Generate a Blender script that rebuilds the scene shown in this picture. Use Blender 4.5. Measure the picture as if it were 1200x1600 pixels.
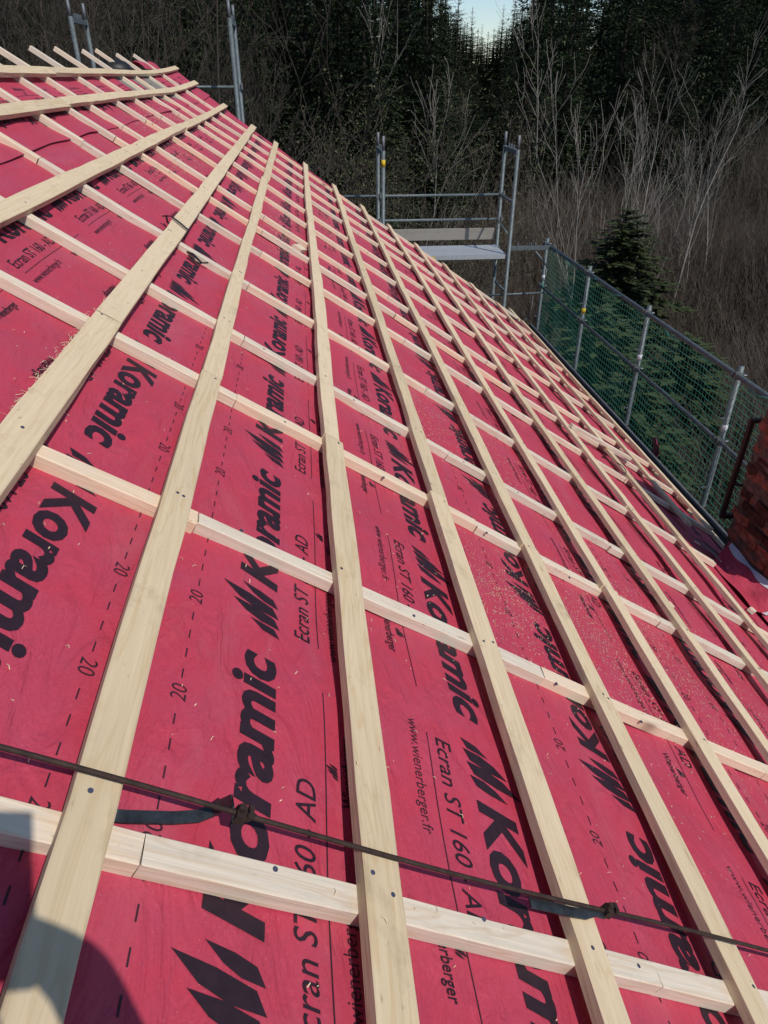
import bpy, bmesh, math, random
import numpy as np
from mathutils import Matrix, Vector
R_ = math.radians
scene = bpy.context.scene
for o in list(bpy.data.objects): bpy.data.objects.remove(o)

# ------------------------------------------------------------------ frame of reference
S = 0.58425                       # roof pitch in radians (33.5 degrees)
CS, SN = math.cos(S), math.sin(S)
HC = 0.70                         # camera height above the batten plane
def P(u, v, n=0.0):               # roof coordinates (along eave, down slope, normal) -> world
    return Vector((v*CS + n*SN, u, -v*SN + n*CS))
CAM = P(0, 0, HC)

# ------------------------------------------------------------------ camera, world, sun, exposure
cam = bpy.data.cameras.new('camera'); co = bpy.data.objects.new('camera', cam)
scene.collection.objects.link(co)
RX = (0.99451113, -0.10460304, 0.00241332)     # image right
RY = (-0.05319103, -0.52530579, -0.84924940)   # image down
RZ = (0.09010180, 0.84445961, -0.52798640)     # forward
m = Matrix.Identity(4)
for i in range(3):
    m[i][0] = RX[i]; m[i][1] = -RY[i]; m[i][2] = -RZ[i]; m[i][3] = CAM[i]
co.matrix_world = m
cam.sensor_fit = 'VERTICAL'; cam.sensor_height = 36.0; cam.lens = 36.0*1106/1600
cam.clip_start = 0.02; cam.clip_end = 5000
scene.camera = co

SUN_UVN = (-0.62, -0.13, 1.0)
sd = (P(*SUN_UVN)).normalized()
elev = math.asin(sd.z); azim = math.atan2(sd.x, sd.y)
w = bpy.data.worlds.new('World'); scene.world = w; w.use_nodes = True
nt = w.node_tree; nt.nodes.clear()
sky = nt.nodes.new('ShaderNodeTexSky'); sky.sky_type = 'NISHITA'; sky.sun_disc = False
sky.sun_elevation = elev; sky.sun_rotation = azim; sky.altitude = 600
sky.air_density = 1.0; sky.dust_density = 0.3; sky.ozone_density = 3.0
bg = nt.nodes.new('ShaderNodeBackground'); bg.inputs[1].default_value = 0.105
wo = nt.nodes.new('ShaderNodeOutputWorld')
nt.links.new(sky.outputs[0], bg.inputs[0]); nt.links.new(bg.outputs[0], wo.inputs[0])
sl = bpy.data.lights.new('sun', 'SUN'); sl.energy = 3.2; sl.angle = R_(0.53); sl.color = (1.0, 0.955, 0.88)
so = bpy.data.objects.new('sun', sl); scene.collection.objects.link(so)
so.rotation_euler = sd.to_track_quat('Z', 'Y').to_euler(); so.location = (0, -10, 30)
scene.view_settings.view_transform = 'Standard'; scene.view_settings.look = 'None'
scene.view_settings.exposure = 0.10; scene.view_settings.gamma = 1.0
scene.render.engine = 'CYCLES'

rng = random.Random(7); npr = np.random.default_rng(11)

# ------------------------------------------------------------------ helpers
COL = scene.collection
def link(name, data, parent=None, loc=(0, 0, 0)):
    o = bpy.data.objects.new(name, data); COL.objects.link(o)
    o.location = loc
    if parent is not None: o.parent = parent
    return o
def wloc(o):
    l = Vector(o.location)
    while o.parent is not None:
        o = o.parent; l = l + Vector(o.location)
    return l
def tag(o, label=None, cat=None, group=None, kind=None):
    if label: o['label'] = label
    if cat: o['category'] = cat
    if group: o['group'] = group
    if kind: o['kind'] = kind
    return o
def thing(name, label, cat, loc, group=None):
    return tag(link(name, None, None, loc), label, cat, group)
def meshdata(name, verts, faces, mat=None, smooth=False):
    me = bpy.data.meshes.new(name)
    if isinstance(verts, np.ndarray) and isinstance(faces, np.ndarray):
        nv, nf, k = len(verts), len(faces), faces.shape[1]
        me.vertices.add(nv); me.vertices.foreach_set('co', np.ascontiguousarray(verts, dtype=np.float32).ravel())
        me.loops.add(nf*k); me.loops.foreach_set('vertex_index', np.ascontiguousarray(faces, dtype=np.int32).ravel())
        me.polygons.add(nf); me.polygons.foreach_set('loop_start', np.arange(0, nf*k, k, dtype=np.int32))
        try: me.polygons.foreach_set('loop_total', np.full(nf, k, dtype=np.int32))
        except Exception: pass
        me.update(calc_edges=True)
    else:
        me.from_pydata([tuple(v) for v in verts], [], faces); me.update()
    if mat is not None: me.materials.append(mat)
    if smooth: me.polygons.foreach_set('use_smooth', np.ones(len(me.polygons), dtype=bool))
    return me
def wobj(name, verts, faces, mat, parent=None, smooth=False, center=True):
    """mesh given in world coordinates; origin moved to its middle"""
    V_ = np.array([tuple(v) for v in verts], dtype=np.float64) if not isinstance(verts, np.ndarray) else verts
    c = V_.mean(axis=0) if center else np.zeros(3)
    me = meshdata(name, V_ - c, faces, mat, smooth)
    base = wloc(parent) if parent is not None else Vector((0, 0, 0))
    return link(name, me, parent, Vector(c) - base)
class MB:
    """collects simple shapes in world coordinates"""
    def __init__(s): s.v = []; s.f = []
    def add(s, vs, fs):
        b = len(s.v); s.v += [Vector(x) for x in vs]; s.f += [tuple(i+b for i in f) for f in fs]; return s
    def box(s, c, sx, sy, sz, M=None):
        vs = [Vector((x*sx/2, y*sy/2, z*sz/2)) for x in (-1, 1) for y in (-1, 1) for z in (-1, 1)]
        if M is not None: vs = [M @ q for q in vs]
        vs = [q + Vector(c) for q in vs]
        return s.add(vs, [(0, 1, 3, 2), (4, 6, 7, 5), (0, 4, 5, 1), (2, 3, 7, 6), (0, 2, 6, 4), (1, 5, 7, 3)])
    def tube(s, pts, r, k=8, cap=True):
        pts = [Vector(p) for p in pts]; n = len(pts)
        rs = r if isinstance(r, (list, tuple)) else [r]*n
        vs, fs = [], []
        ref = None
        for i, p in enumerate(pts):
            t = (pts[min(i+1, n-1)] - pts[max(i-1, 0)]).normalized()
            if ref is None: ref = Vector((0, 0, 1)) if abs(t.z) < .9 else Vector((1, 0, 0))
            a = t.cross(ref).normalized(); b = t.cross(a).normalized(); ref = -b if False else ref
            for j in range(k):
                an = 2*math.pi*j/k
                vs.append(p + (a*math.cos(an) + b*math.sin(an))*rs[i])
        for i in range(n-1):
            for j in range(k):
                fs.append((i*k+j, i*k+(j+1) % k, (i+1)*k+(j+1) % k, (i+1)*k+j))
        if cap: fs += [tuple(range(k-1, -1, -1)), tuple((n-1)*k+j for j in range(k))]
        return s.add(vs, fs)
    def build(s, name, mat, parent=None, smooth=False):
        o = wobj(name, s.v, s.f, mat, parent, smooth); return o

# ------------------------------------------------------------------ materials
def mat_new(name):
    M = bpy.data.materials.new(name); M.use_nodes = True
    t = M.node_tree; b = t.nodes['Principled BSDF']
    return M, t, b
def nd(t, typ, **kw):
    n = t.nodes.new(typ)
    for k, v in kw.items():
        if k.startswith('i_'):
            key = k[2:]; n.inputs[int(key) if key.isdigit() else key.replace('_', ' ')].default_value = v
        else: setattr(n, k, v)
    return n
def ramp(t, fac, stops):
    r = nd(t, 'ShaderNodeValToRGB'); e = r.color_ramp.elements
    while len(e) < len(stops): e.new(0.5)
    for q, (p, c) in zip(e, stops): q.position = p; q.color = (*c, 1) if len(c) == 3 else c
    t.links.new(fac, r.inputs[0]); return r.outputs[0]
def mix(t, fac, a, b, mode='MIX'):
    n = nd(t, 'ShaderNodeMix', data_type='RGBA', blend_type=mode)
    for s_, v in ((0, fac), (6, a), (7, b)):
        if hasattr(v, 'links') or hasattr(v, 'is_linked'): t.links.new(v, n.inputs[s_])
        else: n.inputs[s_].default_value = v if s_ == 0 else (*v, 1)
    return n.outputs[2]
def mp(t, scale=(1, 1, 1), rnd=False):
    tc = nd(t, 'ShaderNodeTexCoord'); mpp = nd(t, 'ShaderNodeMapping'); mpp.inputs['Scale'].default_value = scale
    t.links.new(tc.outputs['Object'], mpp.inputs[0])
    if rnd:
        oi = nd(t, 'ShaderNodeObjectInfo'); mu = nd(t, 'ShaderNodeMath', operation='MULTIPLY'); mu.inputs[1].default_value = 57.0
        t.links.new(oi.outputs['Random'], mu.inputs[0]); cb = nd(t, 'ShaderNodeCombineXYZ')
        for i in range(3): t.links.new(mu.outputs[0], cb.inputs[i])
        t.links.new(cb.outputs[0], mpp.inputs['Location'])
        return mpp.outputs[0], oi.outputs['Random']
    return mpp.outputs[0]
def noise(t, vec, sc, det=4, rough=.55, dist=0):
    n = nd(t, 'ShaderNodeTexNoise'); n.inputs['Scale'].default_value = sc; n.inputs['Detail'].default_value = det
    n.inputs['Roughness'].default_value = rough; n.inputs['Distortion'].default_value = dist
    if vec is not None: t.links.new(vec, n.inputs[0])
    return n.outputs[0]
def bump(t, b, h, strength, dist, prev=None):
    n = nd(t, 'ShaderNodeBump'); n.inputs['Strength'].default_value = strength; n.inputs['Distance'].default_value = dist
    t.links.new(h, n.inputs['Height'])
    if prev is not None: t.links.new(prev, n.inputs['Normal'])
    t.links.new(n.outputs[0], b.inputs['Normal']); return n.outputs[0]

def wood_mat(name, pale, dark, tint, dirt=.35):
    M, t, b = mat_new(name)
    v, rnd = mp(t, (0.7, 9, 9), True)
    g1 = noise(t, v, 3.2, 3, .5, .8)                       # broad growth figure
    wv = nd(t, 'ShaderNodeMath', operation='MULTIPLY'); t.links.new(g1, wv.inputs[0]); wv.inputs[1].default_value = 38.0
    sn = nd(t, 'ShaderNodeMath', operation='SINE'); t.links.new(wv.outputs[0], sn.inputs[0])
    rings = ramp(t, sn.outputs[0], [(0.0, (0, 0, 0)), (.55, (.15, .15, .15)), (1.0, (1, 1, 1))])
    v2, _ = mp(t, (2.5, 90, 90), True)
    fine = noise(t, v2, 2.0, 4, .6)
    c = mix(t, ramp(t, fine, [(.3, (0, 0, 0)), (.75, (1, 1, 1))]), pale, tuple(x*.82 for x in pale))
    rf = nd(t, 'ShaderNodeMath', operation='MULTIPLY'); t.links.new(rings, rf.inputs[0]); rf.inputs[1].default_value = .55
    c = mix(t, rf.outputs[0], c, dark)
    c = mix(t, ramp(t, rnd, [(.25, (0, 0, 0)), (.85, (.75, .75, .75)), (1, (1, 1, 1))]), c, mix(t, .5, c, tint))
    v3, _ = mp(t, (9, 13, 13), True)                        # dirt smudges and marks
    sm = noise(t, v3, 1.0, 6, .7)
    c = mix(t, ramp(t, sm, [(.56, (0, 0, 0)), (.72, (dirt, dirt, dirt))]), c, tuple(x*.36 for x in dark))
    v4, _ = mp(t, (4.2, 15, 2.5), True)                        # knots
    vo = nd(t, 'ShaderNodeTexVoronoi'); vo.inputs['Scale'].default_value = .55; t.links.new(v4, vo.inputs[0])
    c = mix(t, ramp(t, vo.outputs['Distance'], [(.0, (.75, .75, .75)), (.03, (.6, .6, .6)), (.06, (.22, .22, .22)), (.11, (0, 0, 0))]), c, (.16, .075, .03))
    vf, _ = mp(t, (14, 55, 55), True)                          # pencil marks, resin flecks, small stains
    fl = noise(t, vf, 1.6, 3, .5)
    c = mix(t, ramp(t, fl, [(.70, (0, 0, 0)), (.76, (.6, .6, .6))]), c, (.16, .10, .06))
    bigv, _ = mp(t, (1.6, 5, 5), True); bg_ = noise(t, bigv, 1.2, 4, .6)
    c = mix(t, ramp(t, bg_, [(.45, (0, 0, 0)), (.75, (.4, .4, .4))]), c, tuple(x*.72 for x in pale))
    vr = nd(t, 'ShaderNodeMath', operation='MULTIPLY_ADD'); t.links.new(rnd, vr.inputs[0]); vr.inputs[1].default_value = .24; vr.inputs[2].default_value = .88
    hsv = nd(t, 'ShaderNodeHueSaturation'); t.links.new(vr.outputs[0], hsv.inputs['Value']); t.links.new(c, hsv.inputs['Color']); c = hsv.outputs[0]
    t.links.new(c, b.inputs['Base Color']); b.inputs['Roughness'].default_value = .78
    b.inputs['Specular IOR Level'].default_value = .25
    n1 = bump(t, b, fine, .35, .002); bump(t, b, sn.outputs[0], .08, .001, n1)
    return M
WOOD = wood_mat('spruce_batten', (.745, .585, .38), (.57, .40, .215), (.58, .46, .32))
WOODC = wood_mat('spruce_counter_batten', (.80, .69, .55), (.64, .48, .33), (.60, .38, .21), .25)
WOODG = wood_mat('weathered_wood', (.27, .245, .21), (.17, .15, .125), (.21, .195, .17))

def membrane_mat(name, base, mott):
    M, t, b = mat_new(name)
    v = mp(t)
    big = noise(t, v, 1.7, 5, .6); mid = noise(t, v, 9, 5, .65, .4); fib = noise(t, v, 240, 3, .7)
    c = mix(t, ramp(t, mid, [(.36, (0, 0, 0)), (.74, (.75, .75, .75))]), base, mott)
    c = mix(t, ramp(t, big, [(.35, (0, 0, 0)), (.7, (.6, .6, .6))]), c, tuple(x*.86 for x in base))
    c = mix(t, ramp(t, fib, [(.35, (.35, .35, .35)), (.65, (0, 0, 0))]), c, tuple(x*.62 for x in base))
    spk = nd(t, 'ShaderNodeTexVoronoi'); spk.inputs['Scale'].default_value = 130; t.links.new(v, spk.inputs[0])
    c = mix(t, ramp(t, spk.outputs['Distance'], [(.03, (.55, .55, .55)), (.1, (0, 0, 0))]), c, (.62, .30, .32))
    sv = mp(t, (30, 4, 30)); sc = noise(t, sv, 3.0, 5, .75)           # scuffs
    c = mix(t, ramp(t, sc, [(.60, (0, 0, 0)), (.78, (.45, .45, .45))]), c, (.24, .05, .11))
    dv = mp(t, (2.2, .8, 2.2)); du_ = noise(t, dv, 2.6, 8, .75, .6)                 # dusty, foot-scuffed areas
    c = mix(t, ramp(t, du_, [(.52, (0, 0, 0)), (.74, (.22, .22, .22))]), c, (.44, .20, .22))
    t.links.new(c, b.inputs['Base Color']); b.inputs['Roughness'].default_value = .58
    b.inputs['Specular IOR Level'].default_value = .3
    n1 = bump(t, b, mid, .25, .006); n2 = bump(t, b, fib, .12, .0006, n1)
    wr = mp(t, (3.0, 1.0, 3.0)); ww = noise(t, wr, 6, 4, .55, 1.0); bump(t, b, ww, .8, .018, n2)
    return M
MEMB = membrane_mat('red_membrane', (.53, .049, .085), (.43, .070, .132))  # second colour: purplish mottling, with hazy sheen patches painted into it
MEMB2 = membrane_mat('dark_membrane', (.17, .012, .045), (.12, .02, .05))
def plain(name, col, rough=.6, metal=0.0, var=.25, sc=12, bmp=.15, bd=.004, spec=.4):
    M, t, b = mat_new(name); v, rnd = mp(t, (1, 1, 1), True)
    n = noise(t, v, sc, 6, .65)
    c = mix(t, ramp(t, n, [(.3, (0, 0, 0)), (.72, (1, 1, 1))]), tuple(min(1, x*(1+var)) for x in col), tuple(x*(1-var) for x in col))
    t.links.new(c, b.inputs['Base Color']); b.inputs['Roughness'].default_value = rough; b.inputs['Metallic'].default_value = metal
    b.inputs['Specular IOR Level'].default_value = spec
    bump(t, b, n, bmp, bd); return M
INK = plain('black_ink', (.020, .0065, .013), .6, 0, .35, 60, .05)
INKS = plain('thin_ink', (.035, .010, .018), .6, 0, .35, 60, .05)
STEEL = plain('galvanised_steel', (.115, .138, .142), .55, .3, .35, 25, .1)
STEELD = plain('grimy_steel', (.16, .17, .18), .6, .4, .3, 25, .1)
ALU = plain('aluminium_deck', (.46, .48, .5), .5, .45, .15, 30, .1)
RUST = plain('rusty_iron', (.040, .023, .018), .75, .25, .45, 60, .4)
BLACKM = plain('black_painted_steel', (.045, .050, .056), .38, .5, .6, 40, .25)
ZINC = plain('dark_zinc', (.045, .055, .068), .42, .5, .3, 8, .1)
YEL = plain('yellow_band', (.62, .42, .02), .6)
NAIL = plain('nail', (.10, .11, .16), .5, .6)
BRICK = plain('old_brick', (.22, .088, .056), .9, 0, .6, 22, .8, .012, .2)
BRICKD = plain('sooty_brick', (.060, .028, .020), .95, 0, .6, 18, .9, .014, .2)
MORT = plain('soot_mortar', (.115, .088, .070), .95, 0, .5, 30, .8, .01, .2)
TAPE = plain('white_tape', (.62, .60, .62), .45, 0, .06, 14, .3)
NETM = plain('green_net', (.055, .235, .17), .6, 0, .15, 20, .05)
ROPE = plain('teal_rope', (.06, .30, .24), .7, 0, .2, 60, .3)
PLAST = plain('render_wall', (.55, .50, .42), .9, 0, .12, 6, .3)
SHAV = plain('shavings', (.70, .54, .36), .8, 0, .25, 40, .1)
BLK = plain('black_rubber', (.012, .012, .014), .5)
CLOTH = plain('dark_jacket', (.03, .035, .05), .9, 0, .2, 90, .3)
TROU = plain('work_trousers', (.05, .05, .052), .9, 0, .2, 90, .3)
SKINM = plain('skin', (.50, .29, .20), .55, 0, .08, 30, .05)
HAIRM = plain('hair', (.03, .02, .014), .6, 0, .3, 90, .4)
# ground / vegetation
def ground_mat():
    M, t, b = mat_new('woodland_floor'); v = mp(t)
    a = noise(t, v, .22, 6, .6); d = noise(t, v, 2.2, 8, .7)
    c = mix(t, ramp(t, d, [(.3, (0, 0, 0)), (.7, (1, 1, 1))]), (.040, .030, .022), (.014, .011, .008))
    c = mix(t, ramp(t, a, [(.45, (0, 0, 0)), (.7, (.6, .6, .6))]), c, (.034, .036, .016))
    t.links.new(c, b.inputs['Base Color']); b.inputs['Roughness'].default_value = .95; b.inputs['Specular IOR Level'].default_value = .1
    bump(t, b, d, .8, .25); return M
GROUND = ground_mat()
def leaf_mat(name, c1, c2, sc=1.2):
    M, t, b = mat_new(name); v, rnd = mp(t, (1, 1, 1), True)
    n = noise(t, v, sc, 4, .6)
    c = mix(t, ramp(t, n, [(.32, (0, 0, 0)), (.68, (1, 1, 1))]), c1, c2)
    c = mix(t, ramp(t, rnd, [(0, (.45, .45, .45)), (1, (0, 0, 0))]), c, tuple(x*.45 for x in c1))
    t.links.new(c, b.inputs['Base Color']); b.inputs['Roughness'].default_value = .7; b.inputs['Specular IOR Level'].default_value = .15
    return M
NEEDLE = leaf_mat('spruce_needles', (.034, .050, .026), (.062, .084, .038), .6)
NEEDLEG = leaf_mat('fresh_spruce_needles', (.036, .052, .021), (.075, .094, .038), 2.2)
BARKD = plain('spruce_bark', (.045, .034, .028), .95, 0, .35, 6, .5, .03, .1)
BARKP = plain('pale_birch_bark', (.27, .24, .21), .9, 0, .35, 9, .3, .02, .1)
BARKG = plain('grey_bark', (.066, .054, .044), .95, 0, .35, 9, .4, .02, .1)
TWIG = leaf_mat('brown_twigs', (.110, .086, .068), (.20, .162, .130), .25)
BUD = leaf_mat('willow_buds', (.085, .085, .042), (.12, .115, .062), 2.0)

# ------------------------------------------------------------------ the land
def sstep(a, b, x):
    t = np.clip((x-a)/(b-a), 0, 1); return t*t*(3-2*t)
def terr(x, y):
    x = np.asarray(x, dtype=float); y = np.asarray(y, dtype=float)
    z = -8.8 + 0.20*np.clip(x-8, 0, 40)*sstep(0, 20, y) + .13*np.clip(-x-10, 0, 70)
    ra = x/np.maximum(y, 1.0)
    side = np.clip(sstep(.16, -.10, ra)+sstep(.31, .55, ra), 0, 1)*(y > 0)       # the valley opens towards the sky gap
    z = z + .30*np.clip(y-62, 0, 110)*side - .02*np.clip(y-130, 0, 300)*(1-side)
    z = z + .35*np.sin(x*.21+1.3)*np.cos(y*.17) + .2*np.sin(x*.47)*np.sin(y*.39+2)
    return z
g1 = np.concatenate([-np.geomspace(1600, 70, 14), np.arange(-66, 100, 2.0), np.geomspace(104, 1700, 14)])
g2 = np.concatenate([-np.geomspace(1600, 60, 14), np.arange(-56, 140, 2.0), np.geomspace(144, 1900, 14)])
GX, GY = np.meshgrid(g1, g2, indexing='ij')
gv = np.stack([GX, GY, terr(GX, GY)], -1).reshape(-1, 3)
nx, ny = GX.shape
ii = (np.arange(nx-1)[:, None]*ny + np.arange(ny-1)[None, :]).ravel()
gf = np.stack([ii, ii+ny, ii+ny+1, ii+1], -1)
tag(link('ground', meshdata('ground', gv, gf, GROUND, True)), kind='structure')

# ------------------------------------------------------------------ the house and its roof
UE0 = -1.4
def uend(v): return 8.98 - .24*v
def hs(u, v):                      # the old roof is not flat: gentle hollows, a kick near the far ridge
    w_ = sstep(0.1, -1.1, v) if not np.isscalar(v) else float(sstep(0.1, -1.1, np.array(v)))
    u = np.asarray(u, dtype=float)
    f = sstep(3.0, 7.0, u)
    r = w_*f*(-.022 + .055*np.clip((u-7.4)/1.9, 0, 1.2)**2) + .003*np.sin(u*1.7+v*2.1) + .0025*np.sin(v*3.3-u*.8+1)
    return r
rw = np.random.default_rng(5)
WV = [(rw.uniform(3, 15), rw.uniform(-16, 16), rw.uniform(0, 6.3), rw.uniform(.0004, .0011)) for _ in range(18)]
CU = [-.80, -.15, .514, 1.172, 1.797, 2.29, 2.937, 3.594, 4.096, 4.508, 5.177, 5.765, 6.508, 7.046, 7.693, 8.42]
CU = [x*.99 for x in CU]
CUA = np.array(CU)
SKEW = {2: (.477, .024), 3: (1.144, .026), 4: (1.775, .022)}     # v = 0 position and drift down the slope
def hm(u, v):                      # membrane billow between the counter battens
    u = np.asarray(u, dtype=float); v = np.asarray(v, dtype=float)
    d = np.min(np.abs(u[..., None]-CUA), axis=-1)
    r = .0055*np.clip(d/.32, 0, 1)**1.5
    for a, b_, p_, am in WV: r = r + am*np.sin(a*u+b_*v+p_)
    return r - .0055
NM = -.046
def PW(u, v, n):
    u, v, n = np.broadcast_arrays(np.asarray(u, float), np.asarray(v, float), np.asarray(n, float))
    return np.stack([v*CS+n*SN, u, -v*SN+n*CS], -1)

EAVE_V = 3.56; RIDGE_V = -1.14
house = thing('house', 'house with a half built roof of red printed membrane and pale timber battens', 'house', (1.0, 4.0, float(terr(1, 4))))
# walls (under the roof) and boarded deck
wz = float(terr(1, 4))-.4
def prism_wall():
    mb = MB(); x0, x1 = -4.6, 2.55; y0, y1 = -4.0, 8.55
    ridge = P(0, RIDGE_V, -.2)
    ze = (P(0, 0, -.16).z - (x1 - P(0, 0, -.16).x)*math.tan(S))-.05
    zr = ridge.z-.1; xr = ridge.x; zl = zr-(xr-x0)*math.tan(S)
    a = [(x0, wz), (x1, wz), (x1, ze), (xr, zr), (x0, zl)]
    vs = [(x, y0, z) for x, z in a]+[(x, y1, z) for x, z in a]
    fs = [(0, 1, 2, 3, 4), (9, 8, 7, 6, 5)]+[(i, i+5, (i+1) % 5+5, (i+1) % 5) for i in range(5)]
    mb.add(vs, fs); mb.build('wall', PLAST, house)
prism_wall()
mb = MB()
for (va, vb) in ((RIDGE_V, EAVE_V),):
    q = [P(UE0-2.6, va, NM-.02), P(uend(va)-.06, va, NM-.02), P(uend(vb)-.06, vb, NM-.02), P(UE0-2.6, vb, NM-.02)]
    q2 = [p_ - P(0, 0, .05) for p_ in q]
    mb.add(q+q2, [(0, 3, 2, 1), (4, 5, 6, 7), (0, 1, 5, 4), (1, 2, 6, 5), (2, 3, 7, 6), (3, 0, 4, 7)])
mb.build('roof_deck', WOODG, house)
rz = P(0, RIDGE_V, NM-.05)
mb = MB(); q = [(rz.x, UE0-2.6, rz.z), (rz.x, uend(RIDGE_V)-.3, rz.z), (rz.x-4.0, uend(RIDGE_V)-.3, rz.z-4.0*math.tan(S)), (rz.x-4.0, UE0-2.6, rz.z-4.0*math.tan(S))]
q2 = [(a, b_, c-.06) for a, b_, c in q]
mb.add(q+q2, [(0, 1, 2, 3), (7, 6, 5, 4), (0, 4, 5, 1), (1, 5, 6, 2), (2, 6, 7, 3), (3, 7, 4, 0)]); mb.build('rear_roof_slope', MEMB, house)

# membrane courses -----------------------------------------------------------------
CK = [x*.982 for x in (-1.085, -.245, .592, 1.447, 2.29, 3.13)]
EDGE = [-.67, .165, .958, 1.80, 2.64, EAVE_V+.02]
TOP = [RIDGE_V-.01]+[e-.10 for e in EDGE[:-1]]
def lapn(k, u, v):
    e = EDGE[k]; base = .0012*(5-k)
    lift = (.0025 + .0035*np.clip(np.sin(u*2.3+k*1.7)+.5*np.sin(u*5.1+k), 0, 2))*sstep(e-.10, e, v) if k != 5 else 0*v
    if k == 0: lift = lift*1.7
    return base+lift
def memn(k, u, v): return NM + hs(u, v) + hm(u, v) + lapn(k, np.asarray(u, float), np.asarray(v, float))
sheets = []
for k in range(6):
    va, vb = TOP[k], EDGE[k]
    us = np.arange(0, 1.0001, 1/330.); vs = np.linspace(va, vb, 30)
    UU = UE0 + us[:, None]*(uend(vs)[None, :]+.10-UE0)
    if k < 5: UU = UU + (.02*np.sin(vs*9+k))[None, :]*(us[:, None] > .99)
    VV = np.broadcast_to(vs[None, :], UU.shape).copy()
    if k < 5: VV = VV + (.006*np.sin(UU*3.1+k)+.004*np.sin(UU*7.3+2*k))*sstep(vb-.10, vb, VV)
    n = memn(k, UU, VV)
    n = n - .05*np.clip((UU-(uend(VV)-.02))/.12, 0, 1)**2
    pts = PW(UU, VV, n).reshape(-1, 3)
    a, b_ = UU.shape; i0 = (np.arange(a-1)[:, None]*b_+np.arange(b_-1)[None, :]).ravel()
    o = wobj('membrane_sheet', pts, np.stack([i0, i0+1, i0+b_+1, i0+b_], -1), MEMB, house, True)
    sheets.append(o)

# printing --------------------------------------------------------------------------
def text2d(s, offset=0.0, shear=0.0):
    c = bpy.data.curves.new('t', 'FONT'); c.body = s; c.offset = offset; c.shear = shear; c.resolution_u = 3
    o = bpy.data.objects.new('t', c); me = o.to_mesh()
    me.calc_loop_triangles()
    V_ = np.array([v.co[:2] for v in me.vertices]); F_ = np.array([t.vertices[:] for t in me.loop_triangles])
    o.to_mesh_clear(); bpy.data.objects.remove(o); bpy.data.curves.remove(c)
    x0, x1 = V_[:, 0].min(), V_[:, 0].max(); V_[:, 0] = (V_[:, 0]-x0)/(x1-x0)
    return V_, F_                     # x 0..1, y in font units (cap height about .7)
T_K = text2d('Koramic', .036, .22); T_E = text2d('Ecran ST 160 - AD', .004, .18)
T_W = text2d('www.wienerberger.fr', -.002, .0); T_N = text2d('Wienerberger', .012, .0)
T_20 = text2d('20', -.004, .12); T_10 = text2d('10', -.004, .12)
BL = [[(-.03, -.15), (.04, .28), (.16, .56), (.22, .36), (.25, .01)],
      [(.33, -.15), (.26, .45), (.4, .72), (.62, 1.0), (.65, .7), (.75, .14), (.59, -.02)],
      [(.72, -.1), (.65, .58), (.76, 1.09), (1.03, 1.39), (1.03, 1.1), (1.16, .3), (1.12, .09)],
      [(1.11, -.08), (1.21, .17), (1.14, .51), (1.38, .81), (1.44, .18), (1.32, .04)]]
def blades():
    bm = bmesh.new()
    sh = [[(.00, -.15), (.13, .30), (.42, .62), (.30, .0)], [(.34, -.15), (.42, .35), (.60, .75), (.92, 1.12), (.84, .55), (.66, .0)],
          [(.72, -.12), (.80, .45), (1.0, .95), (1.40, 1.42), (1.26, .7), (1.05, .05)], [(1.10, -.1), (1.18, .3), (1.34, .6), (1.62, .92), (1.52, .42), (1.38, .05)]]
    for p_ in sh: bm.faces.new([bm.verts.new((x, y, 0)) for x, y in p_])
    bmesh.ops.triangulate(bm, faces=bm.faces[:]); bm.verts.index_update()
    V_ = np.array([v.co[:2] for v in bm.verts]); F_ = np.array([[v.index for v in f.verts] for f in bm.faces]); bm.free()
    return V_, F_
T_L = blades()
class Ink:
    def __init__(s, k): s.k = k; s.v = []; s.f = []; s.n = 0
    def put(s, T, u0, vbase, L, cap, sgn, capu=.70):
        """sgn +1: reads towards +u, letters' tops towards -v; -1: the other way up"""
        V_, F_ = T
        u = u0 + sgn*V_[:, 0]*L; v = vbase - sgn*V_[:, 1]/capu*cap
        if u.min() < UE0 or u.max() > uend(float(v.mean()))+.02: return
        s.v.append(np.stack([u, v], -1)); s.f.append(F_+s.n); s.n += len(V_)
    def quad(s, ua, ub, va, vb):
        m_ = max(1, int(abs(ub-ua)/.05)); us = np.linspace(ua, ub, m_+1)
        V_ = np.concatenate([np.stack([us, us*0+va], -1), np.stack([us, us*0+vb], -1)])
        i = np.arange(m_); F_ = np.concatenate([np.stack([i, i+1, i+m_+2], -1), np.stack([i, i+m_+2, i+m_+1], -1)])
        s.v.append(V_); s.f.append(F_+s.n); s.n += len(V_)
    def build(s, name, mat, off):
        if not s.v: return
        a = np.concatenate(s.v); f = np.concatenate(s.f)
        n = memn(s.k, a[:, 0], a[:, 1])+off
        pts = PW(a[:, 0], a[:, 1], n)
        p0, p1, p2 = pts[f[:, 0]], pts[f[:, 1]], pts[f[:, 2]]      # make all faces look up
        flip = np.cross(p1-p0, p2-p0) @ np.array([SN, 0, CS]) < 0
        f[flip] = f[flip][:, ::-1]
        tag(wobj(name, pts, f, mat, sheets[s.k]), kind='stuff')
PER = .645*.982
PH = [tuple(x*.982 for x in q) for q in ((.10, .45), (1.92, 1.900), (.310, .885), (.868, 1.472), (.05, .30), (.4, .2))]
PH = [(a % PER, b % PER) for a, b in PH]
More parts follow.
